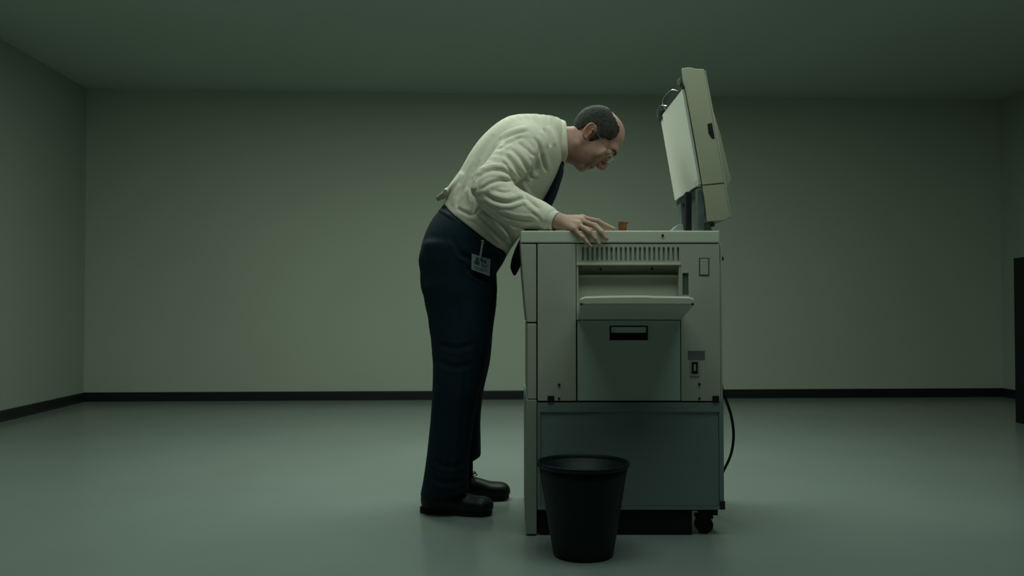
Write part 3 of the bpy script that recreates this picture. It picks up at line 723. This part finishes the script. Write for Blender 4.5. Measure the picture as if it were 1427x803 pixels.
# --- glasses
gl = MB(); 
gy = []
def glp(f, u, s_): return H(f, u, s_)
for s_ in (-1, 1):
    ring = [glp(.134 + .0, .016 + .0175 * math.sin(t), s_ * (.033) + .0225 * math.cos(t)) for t in np.linspace(0, 2 * math.pi, 28, endpoint=False)]
    ring = [p - hF * .10 * abs(((p - ear) @ hS)) for p in ring]
    gl.tube(ring, .0013, 6, closed=True)
    gl.tube([glp(.134 - .0055, .020, s_ * .055), glp(.118, .022, s_ * .070), glp(.06, .020, s_ * .077), glp(.012, .022, s_ * .080), glp(-.004, .012, s_ * .083)], .0013, 6)
gl.tube([glp(.133, .020, -.0105), glp(.137, .024, 0), glp(.133, .020, .0105)], .0013, 6)
glo = gl.build('eyeglasses', M['metal'], man, smooth=True, label='thin metal eyeglasses')
for s_ in (-1, 1):
    ring = [glp(.134, .016 + .0170 * math.sin(t), s_ * .033 + .022 * math.cos(t)) for t in np.linspace(0, 2 * math.pi, 28, endpoint=False)]
    ring = [p - hF * .10 * abs(((p - ear) @ hS)) for p in ring]
    V = ring + [p - hF * .0012 for p in ring]
    n = 28; mesh_obj('lens', V, [list(range(n)), list(range(n, 2 * n))[::-1]] + [[i, n + i, n + (i + 1) % n, (i + 1) % n] for i in range(n)], M['lens'], glo)

# --- shirt
Sf = Field((-.36, 3.04, .86), (.26, 3.84, 1.50), .0036)
Sf.loft([sec(a, b, c, d, YC, e) for a, b, c, d, e in torso], 4, .015)
Sf.cone(shoN, at(748, 205, 3.36), .074, .075, .03); Sf.cone(shoF, at(748, 205, 3.54), .074, .075, .03)
Sf.loft([(at(742, 203, 3.32), .078, .070), (shoN + np.array([-.01, 0, -.01]), .078, .068), (at(707, 232, 3.235), .068, .060), (at(683, 258, 3.195), .060, .056), (elbN, .056, .054)], 4, .012, side=(.3, 1, .2))
Sf.loft([(at(681, 266, 3.19), .058, .054), (at(700, 280, 3.185), .066, .058), (at(724, 293, 3.165), .062, .056), (at(746, 298.5, 3.14), .050, .047), (at(760, 303.5, 3.12), .0405, .041), (at(768, 306.5, 3.109), .0365, .0375)], 4, .012, cap=.5)
Sf.loft([(at(742, 203, 3.58), .078, .070), (shoF, .074, .068), ((shoF + elbF) / 2, .062, .060), (elbF, .056, .054)], 4, .012)
Sf.loft([(elbF, .056, .054), ((elbF + wriF) / 2, .050, .050), (wriF - (wriF - elbF) * .12, .036, .038)], 4, .012, cap=.5)
# shirt tail lifting off the back
tl0, tl1, tl2 = at(646, 250, YC), at(624, 270, YC), at(608, 278.5, YC)
Sf.econe(tl0, tl1, .024, .10, .010, .095, .014, cap=.5); Sf.econe(tl1, tl2,   .010, .095, .0036, .055, .010, cap=.5)
# trim at the waistline and hollow out collar and cuffs
wl0, wl1 = at(617, 287.5, YC), at(701, 353.5, YC); dw = (wl1 - wl0) / np.linalg.norm(wl1 - wl0)
nw = np.array([dw[2], 0, -dw[0]]); nw = nw if nw[2] < 0 else -nw
mask_x = Sf.ax[0][:, None, None]
dcut = ((Sf.ax[0][:, None, None] - wl0[0]) * nw[0] + (Sf.ax[2][None, None, :] - wl0[2]) * nw[2]) + 0 * Sf.ax[1][None, :, None]
tailzone = (Sf.ax[0][:, None, None] < at(632, 280, YC)[0]) & (Sf.ax[2][None, None, :] > Z(283.0, YC))
armzone = (Sf.ax[1][None, :, None] < 3.235)
dcut = np.where((tailzone | (armzone & (dcut < .12))), -1, dcut - .006 * np.sin((Sf.ax[1][None, :, None] - 3.25) * 34)).astype(np.float32)
Sf.D = np.maximum(Sf.D, dcut)
Sf.cone(at(780, 200, YC), at(812, 199, YC), .063, .063, .002, sub=True)
d_ = (wriN - elbN) / np.linalg.norm(wriN - elbN); Sf.cone(wriN - d_ * .006, wriN + d_ * .06, .0325, .0325, .002, sub=True)
d_ = (wriF - elbF) / np.linalg.norm(wriF - elbF); Sf.cone(wriF - d_ * .02, wriF + d_ * .06, .031, .031, .002, sub=True)
V, Q = Sf.mesh(); V = smooth(V, Q, 2, .5); Nn = vnormals(V, Q)
V = wob(V, Nn, .0035, 22, 1); Nn = vnormals(V, Q)
lines = [([(700, 197), (712, 188), (737, 181)], 2.2, .010), ([(693, 209), (708, 199), (730, 190)], 2.0, .007),
 ([(704, 214), (716, 230), (729, 251)], 2.4, .012), ([(712, 206), (727, 222), (739, 243), (742, 250)], 2.4, .011), ([(720, 197), (735, 208), (744, 218)], 2.0, .008),
 ([(700, 224), (712, 240), (721, 254)], 1.9, .008),
 ([(662, 252), (670, 243), (684, 237), (702, 238), (716, 250), (721, 256)], 2.6, .014), ([(670, 264), (684, 255), (700, 251), (716, 253)], 2.2, .010),
 ([(676, 271), (690, 279), (708, 282), (726, 277), (736, 277)], 2.6, .012), ([(722, 256), (729, 268), (738, 280), (752, 292)], 2.4, .009),
 ([(664, 262), (660, 272), (662, 282)], 2.4, .006), ([(690, 265), (702, 268), (714, 266)], 1.8, .004),
 ([(744, 190), (752, 204), (756, 222), (762, 240)], 2.2, .010), ([(758, 178), (765, 190), (768, 204)], 2.4, .009), ([(752, 206), (748, 224), (744, 246)], 2.6, .006),
 ([(694, 297), (716, 305), (744, 308)], 2.4, .008), ([(706, 311), (730, 316), (752, 316)], 2.2, .006), ([(740, 296), (750, 303), (756, 312)], 1.8, .005),
 ([(668, 290), (690, 305), (710, 326)], 2.8, .009), ([(662, 298), (682, 314), (702, 336)], 3.0, .008), ([(690, 296), (706, 316), (714, 340)], 2.6, .007),
 ([(657, 262), (661, 280), (658, 298)], 2.2, .010), ([(636, 290), (650, 297), (660, 299), (671, 286)], 2.0, .008),
 ([(668, 222), (652, 250), (636, 276)], 4.0, .005), ([(688, 186), (672, 214), (655, 244)], 4.5, .004), ([(646, 258), (640, 272), (636, 288)], 2.4, .006)]
V = crease(V, Nn, lines, 3.25); V = smooth(V, Q, 1, .4)
shirt = fast_obj('shirt', V, Q, M['shirt'], man, label='pale cream long-sleeved dress shirt')
del Sf
# cuff band and collar
cu = MB(); cc = wriN + (wriN - elbN) / np.linalg.norm(wriN - elbN) * .0
d_ = (at(778, 309.8, 3.096) - at(752, 300.5, 3.13)); d_ /= np.linalg.norm(d_); a_ = np.cross(d_, (0, 1, 0)); a_ /= np.linalg.norm(a_); b_v = np.cross(d_, a_)
rings = []; c0 = at(776.3, 309.2, 3.098)
for s_, r in ((-.060, .0415), (-.056, .0435), (-.03, .0405), (-.004, .0372), (.0, .0355), (-.002, .0335), (-.02, .0340)):
    rings.append([c0 + d_ * s_ + r * (.93 * math.cos(t) * a_ + math.sin(t) * b_v) for t in np.linspace(0, 2 * math.pi, 32, endpoint=False)])
V = [p for r in rings for p in r]; Fc = [[i * 32 + j, i * 32 + (j + 1) % 32, (i + 1) * 32 + (j + 1) % 32, (i + 1) * 32 + j] for i in range(len(rings) - 1) for j in range(32)]
mesh_obj('cuff', V, Fc, M['shirt'], shirt, smooth=True)
col = []; nA = 48
top_c, bot_c = at(787, 199.5, YC), at(768, 199, YC)
for i, (px, rad, fl) in enumerate(((784, .0645, 0), (787, .067, 0), (789, .071, 0), (789.2, .0760, .0), (786, .0805, .15), (780, .0850, .5), (772, .0885, .9), (768, .0900, 1.0), (767, .0870, 1.0))):
    ring = []
    for t in np.linspace(0, 2 * math.pi, nA, endpoint=False):
        ca_, sa_ = math.cos(t), math.sin(t)         # ca: up(+)/down(-)
        tip = fl * .020 * math.exp(-((abs(t - math.pi) - .55) / .35) ** 2)     # collar points near the throat
        backrise = -.004 * ca_
        c = at(px, 198.5, YC); rr = rad * (1.03 if ca_ > 0 else 1.0)
        gap = (.006 * fl if abs(t - math.pi) < .12 else 0)
        ring.append(c + np.array([-tip + backrise + gap * 2, sa_ * rr * .93, ca_ * rr * (1.03 if ca_ > 0 else .96)]))
    col.append(ring)
V = [p for r in col for p in r]; Fc = [[i * nA + j, i * nA + (j + 1) % nA, (i + 1) * nA + (j + 1) % nA, (i + 1) * nA + j] for i in range(len(col) - 1) for j in range(nA)]
mesh_obj('collar', V, [f[::-1] for f in Fc], M['shirt'], shirt, smooth=True)

# --- tie
tp = [(779, 228.5), (777, 240), (772, 256), (765, 275), (752, 300), (738, 325), (727, 345), (720.5, 362), (717.5, 374), (717.2, 384)]
tw = [.020, .028, .029, .030, .030, .028, .026, .026, .022, .002]
V = []; 
P3 = catmull(np.array([[*at(a, b_, YC - .02)] for a, b_ in tp]), 4); W_ = np.interp(np.linspace(0, 1, len(P3)), np.linspace(0, 1, len(tw)), tw)
for i in range(len(P3)):
    tg = P3[min(i + 1, len(P3) - 1)] - P3[max(i - 1, 0)]; tg /= np.linalg.norm(tg)
    side = np.array([0, 1., 0]); o = np.cross(tg, side); o /= np.linalg.norm(o); wv_ = side * math.cos(.95) + o * math.sin(.95) * -1
    nn = np.cross(tg, wv_); nn /= np.linalg.norm(nn); th = .004
    for a, b_ in ((-1, 0), (-.85, 1), (0, 1.4), (.85, 1), (1, 0), (.85, -1), (0, -1.2), (-.85, -1)): V.append(P3[i] + wv_ * W_[i] * a + nn * th * b_)
n = 8; Fc = [[i * n + j, i * n + (j + 1) % n, (i + 1) * n + (j + 1) % n, (i + 1) * n + j] for i in range(len(P3) - 1) for j in range(n)] + [list(range(n))[::-1], [(len(P3) - 1) * n + j for j in range(n)]]
tie = mesh_obj('tie', V, Fc, M['tie'], man, smooth=True, label='dark navy necktie')
MB().prism([(X(a, YC), Z(b_, YC)) for a, b_ in [(775, 226), (785, 224), (787, 231), (783, 238), (775, 236)]], YC - .018, YC + .018, .006).build('knot', M['tie'], tie, smooth=True)

# --- trousers
Tf = Field((-.44, 3.16, .05), (.02, 3.76, 1.16), .0042)
Tf.loft(pelvis, 4, .02)
Tf.loft(legsec(legN, YLN, .100), 6, .016, cap=.3)
Tf.loft(legsec(legF, YLF, .100), 6, .016, cap=.3)
bk = [at(602.5, 364, 3.38), at(605.5, 390, 3.375), at(614, 420, 3.365), at(620, 455, 3.36), at(623, 490, 3.355)]
for a, b_ in zip(bk[:-1], bk[1:]): Tf.cone(a, b_, .0450, .0450, .025)
Tf.plane_cut(wl0 - nw * .016, -nw)
# hems: cut and hollow
hemN0 = at(622, 690, 3.35); hemF0 = at(650, 645, 3.585)
x, y, z = Tf.ax[0][:, None, None], Tf.ax[1][None, :, None], Tf.ax[2][None, None, :]
near_ = y < 3.465
hn = (hemN0[2] - z) + (x - hemN0[0]) * .10
hf = (hemF0[2] - z) + (x - hemF0[0]) * .42
Tf.D = np.maximum(Tf.D, np.where(near_, hn, hf).astype(np.float32))
cN = at(620, 690, 3.35); cF = at(647, 645, 3.585)
Tf.cone(cN + (0, 0, -.1), cN + (0, 0, .0), .050, .050, .002, sub=True)
Tf.cone(cF + (0, 0, -.1), cF + (0, 0, .01), .046, .046, .002, sub=True)
V, Q = Tf.mesh(); V = smooth(V, Q, 14, .5); Nn = vnormals(V, Q); V = wob(V, Nn, .004, 14, 2, (1, 1, .6)); Nn = vnormals(V, Q)
tl = [([(640, 352), (658, 362), (676, 378), (688, 382)], 4, .007), ([(650, 372), (668, 386), (686, 392)], 3.5, .006),  ([(630, 330), (640, 350), (652, 362)], 3.5, .005),
      ([(612, 480), (636, 486), (664, 478)], 5, .004), ([(608, 500), (632, 512), (660, 506)], 5, .004), ([(604, 640), (624, 650), (648, 644)], 4, .004), ([(602, 664), (620, 672), (646, 668)], 4, .005), ([(640, 395), (646, 480), (638, 600), (630, 680)], 3, -.004)]
V = crease(V, Nn, tl, 3.3)
tro = fast_obj('trousers', V, Q, M['trouser'], man, label='dark navy trousers')
del Tf
# waistband / belt: band following the waist line
bV = []; nb = 56; cW = (wl0 + wl1) / 2; hw = np.linalg.norm(wl1 - wl0) / 2
for s_, k in ((.010, -.001), (.012, .004), (-.014, .005), (-.018, .002), (-.020, -.002)):
    for t in np.linspace(0, 2 * math.pi, nb, endpoint=False):
        bV.append(cW - nw * (s_ - .012) + dw * (hw + k - .004) * math.cos(t) + np.array([0, 1, 0]) * (.163 + k) * math.sin(t))
mesh_obj('waistband', bV, [[i * nb + j, i * nb + (j + 1) % nb, (i + 1) * nb + (j + 1) % nb, (i + 1) * nb + j] for i in range(4) for j in range(nb)], M['tie'], tro, smooth=True)

# --- shoes
def shoe(heel, yaw, L, m_lab, sr, sh_):
    S_ = Field((-.02, -.075, -.01), (.33, .075, .17), .003)
    k = L / .29
    S_.loft([((.037, 0, .045), .042, .034), ((.085 * k, 0, .046), .044, .036), ((.14 * k, .001, .040), .040, .040), ((.19 * k, .003, .033), .032, .046), ((.235 * k, .002, .031), .030, .044), ((.252 * k, 0, .030), .027, .040)], 4, .012, cap=1.0, sq=2.6)
    S_.cone((.050, 0, .05), (.056, 0, .092), .040, .041, .02)
    S_.plane_cut((0, 0, .019), (0, 0, -1))
    S_.cone((.056, 0, .09), (.056, 0, .15), .033, .035, .004, sub=True)
    S_.cone((.075, 0, .112), (.10, 0, .125), .026, .03, .006, sub=True)
    V, Q = S_.mesh(); V = smooth(V, Q, 1, .5)
    R = np.array([[math.cos(yaw), -math.sin(yaw), 0], [math.sin(yaw), math.cos(yaw), 0], [0, 0, 1]])
    tf = lambda P: np.asarray(P) @ R.T + np.array(heel)
    o = fast_obj('shoe', tf(V), Q, M['shoe'], man, label=m_lab)
    out = [(-.002, 0), (.004, .024), (.03, .038), (.08, .036), (.13, .040), (.18, .050), (.225, .051), (.262, .040), (.280, .022), (.284, 0)]
    out = [(a * k, b_) for a, b_ in out]; pl = out + [(a, -b_ * .96) for a, b_ in out[-2:0:-1]]; pl = catmull(np.array(pl + [pl[0]]), 3)[:-1]
    n = len(pl); Vs = []
    for zz, g_ in ((0, -.002), (.004, 0), (.017, .0), (.021, -.003)):
        for a, b_ in pl: 
            lift = .006 * max(0, (a - .19 * k) / (.09 * k)) ** 2 * (1 if zz < .01 else 1) 
            Vs.append((a * (.985 + g_), b_ * (.95 + 6 * g_), zz + lift))
    Fc = [[i * n + j, i * n + (j + 1) % n, (i + 1) * n + (j + 1) % n, (i + 1) * n + j] for i in range(3) for j in range(n)] + [list(range(n))[::-1], [3 * n + j for j in range(n)]]
    mesh_obj('sole', tf(Vs), Fc, M['sole'], o)
    lc = MB()
    for i in range(4):
        u = .088 + i * .020; zt_ = .097 - i * .011
        lc.tube(tf([(u, -.020, zt_ - .006), (u + .006, -.008, zt_ + .0015), (u + .008, .008, zt_ + .0015), (u + .004, .020, zt_ - .006)]), .0022, 6, 3)
    u, zt_ = .096, .099
    lc.tube(tf([(u, 0, zt_), (u + .014, -.016, zt_ + .012), (u + .024, -.026, zt_ + .004), (u + .010, -.012, zt_ - .002), (u, 0, zt_)]), .0018, 6, 4)
    lc.tube(tf([(u, 0, zt_), (u + .014, .016, zt_ + .012), (u + .024, .026, zt_ + .004), (u + .010, .012, zt_ - .002), (u, 0, zt_)]), .0018, 6, 4)
    lc.tube(tf([(u, 0, zt_), (u + .016, -.006, zt_ + .008), (u + .026, -.010, zt_ + .002)]), .0018, 6, 4)
    lc.build('lace', M['shoe'], o, smooth=True)
    MB().tube(tf([(.060, 0, .06), (.062, 0, .10), (.062, 0, sh_)]), sr, 20, 3).build('sock', M['sock'], man, smooth=True)
    return o
shoe((-.345, 3.405, 0), math.radians(-13), .287, 'near black leather lace-up shoe', .036, .12)
shoe((-.262, 3.60, 0), math.radians(9), .262, 'far black leather lace-up shoe', .044, .20)

# ------------------------------------------------------------------ ID badge
yb = 3.279
bd = empty('id_badge', tuple(at(671, 340, yb)), 'small pale photo ID badge clipped to the trouser waist by a short strap', 'badge')
e0, e1 = at(657.5, 353.5, 3.258), at(683.5, 361.5, 3.288); e2, e3 = at(682.5, 385, 3.282), at(657, 375.5, 3.252)
def quad_slab(name, pts, th, m, par): 
    P = [np.array(p) for p in pts]; V = P + [p + np.array([0, th, 0]) for p in P]
    return mesh_obj(name, V, [[0,1,2,3][::-1],[4,5,6,7],[0,1,5,4],[1,2,6,5],[2,3,7,6],[3,0,4,7]], M[m], par)
card = quad_slab('card', [e0, e1, e2, e3], .002, 'card', bd)
def cuv(u, v, d=0): return (e0 * (1 - u) * (1 - v) + e1 * u * (1 - v) + e2 * u * v + e3 * (1 - u) * v) + np.array([0, -d, 0])
def cq(u0, v0, u1, v1): return [cuv(u0, v0, .0008), cuv(u1, v0, .0008), cuv(u1, v1, .0008), cuv(u0, v1, .0008)]
quad_slab('portrait_print', cq(.22, .14, .38, .36), .0008, 'ink', card)
quad_slab('portrait_print', cq(.14, .36, .42, .60), .0008, 'ink', card)
for a, b_, c, d in ((.52, .16, .62, .36), (.66, .16, .78, .36), (.50, .46, .86, .51), (.50, .57, .80, .62), (.12, .72, .88, .77), (.12, .84, .70, .88)):
    quad_slab('text_print', cq(a, b_, c, d), .0008, 'ink', card)
st_ = MB().tube([at(672.5, 337, yb + .004), at(671.5, 345, yb - .008), at(670, 354, yb - .014), at(669.5, 359, yb - .016)], .0040, 8, flat=.4); st_.build('clip_strap', M['strap'], bd, smooth=True)
MB().box(*(lambda p: (p[0] - .006, p[0] + .006, p[1] - .004, p[1] + .008, p[2] - .006, p[2] + .006))(at(672.5, 337.5, yb)), .0015).build('clip', M['metal'], bd)
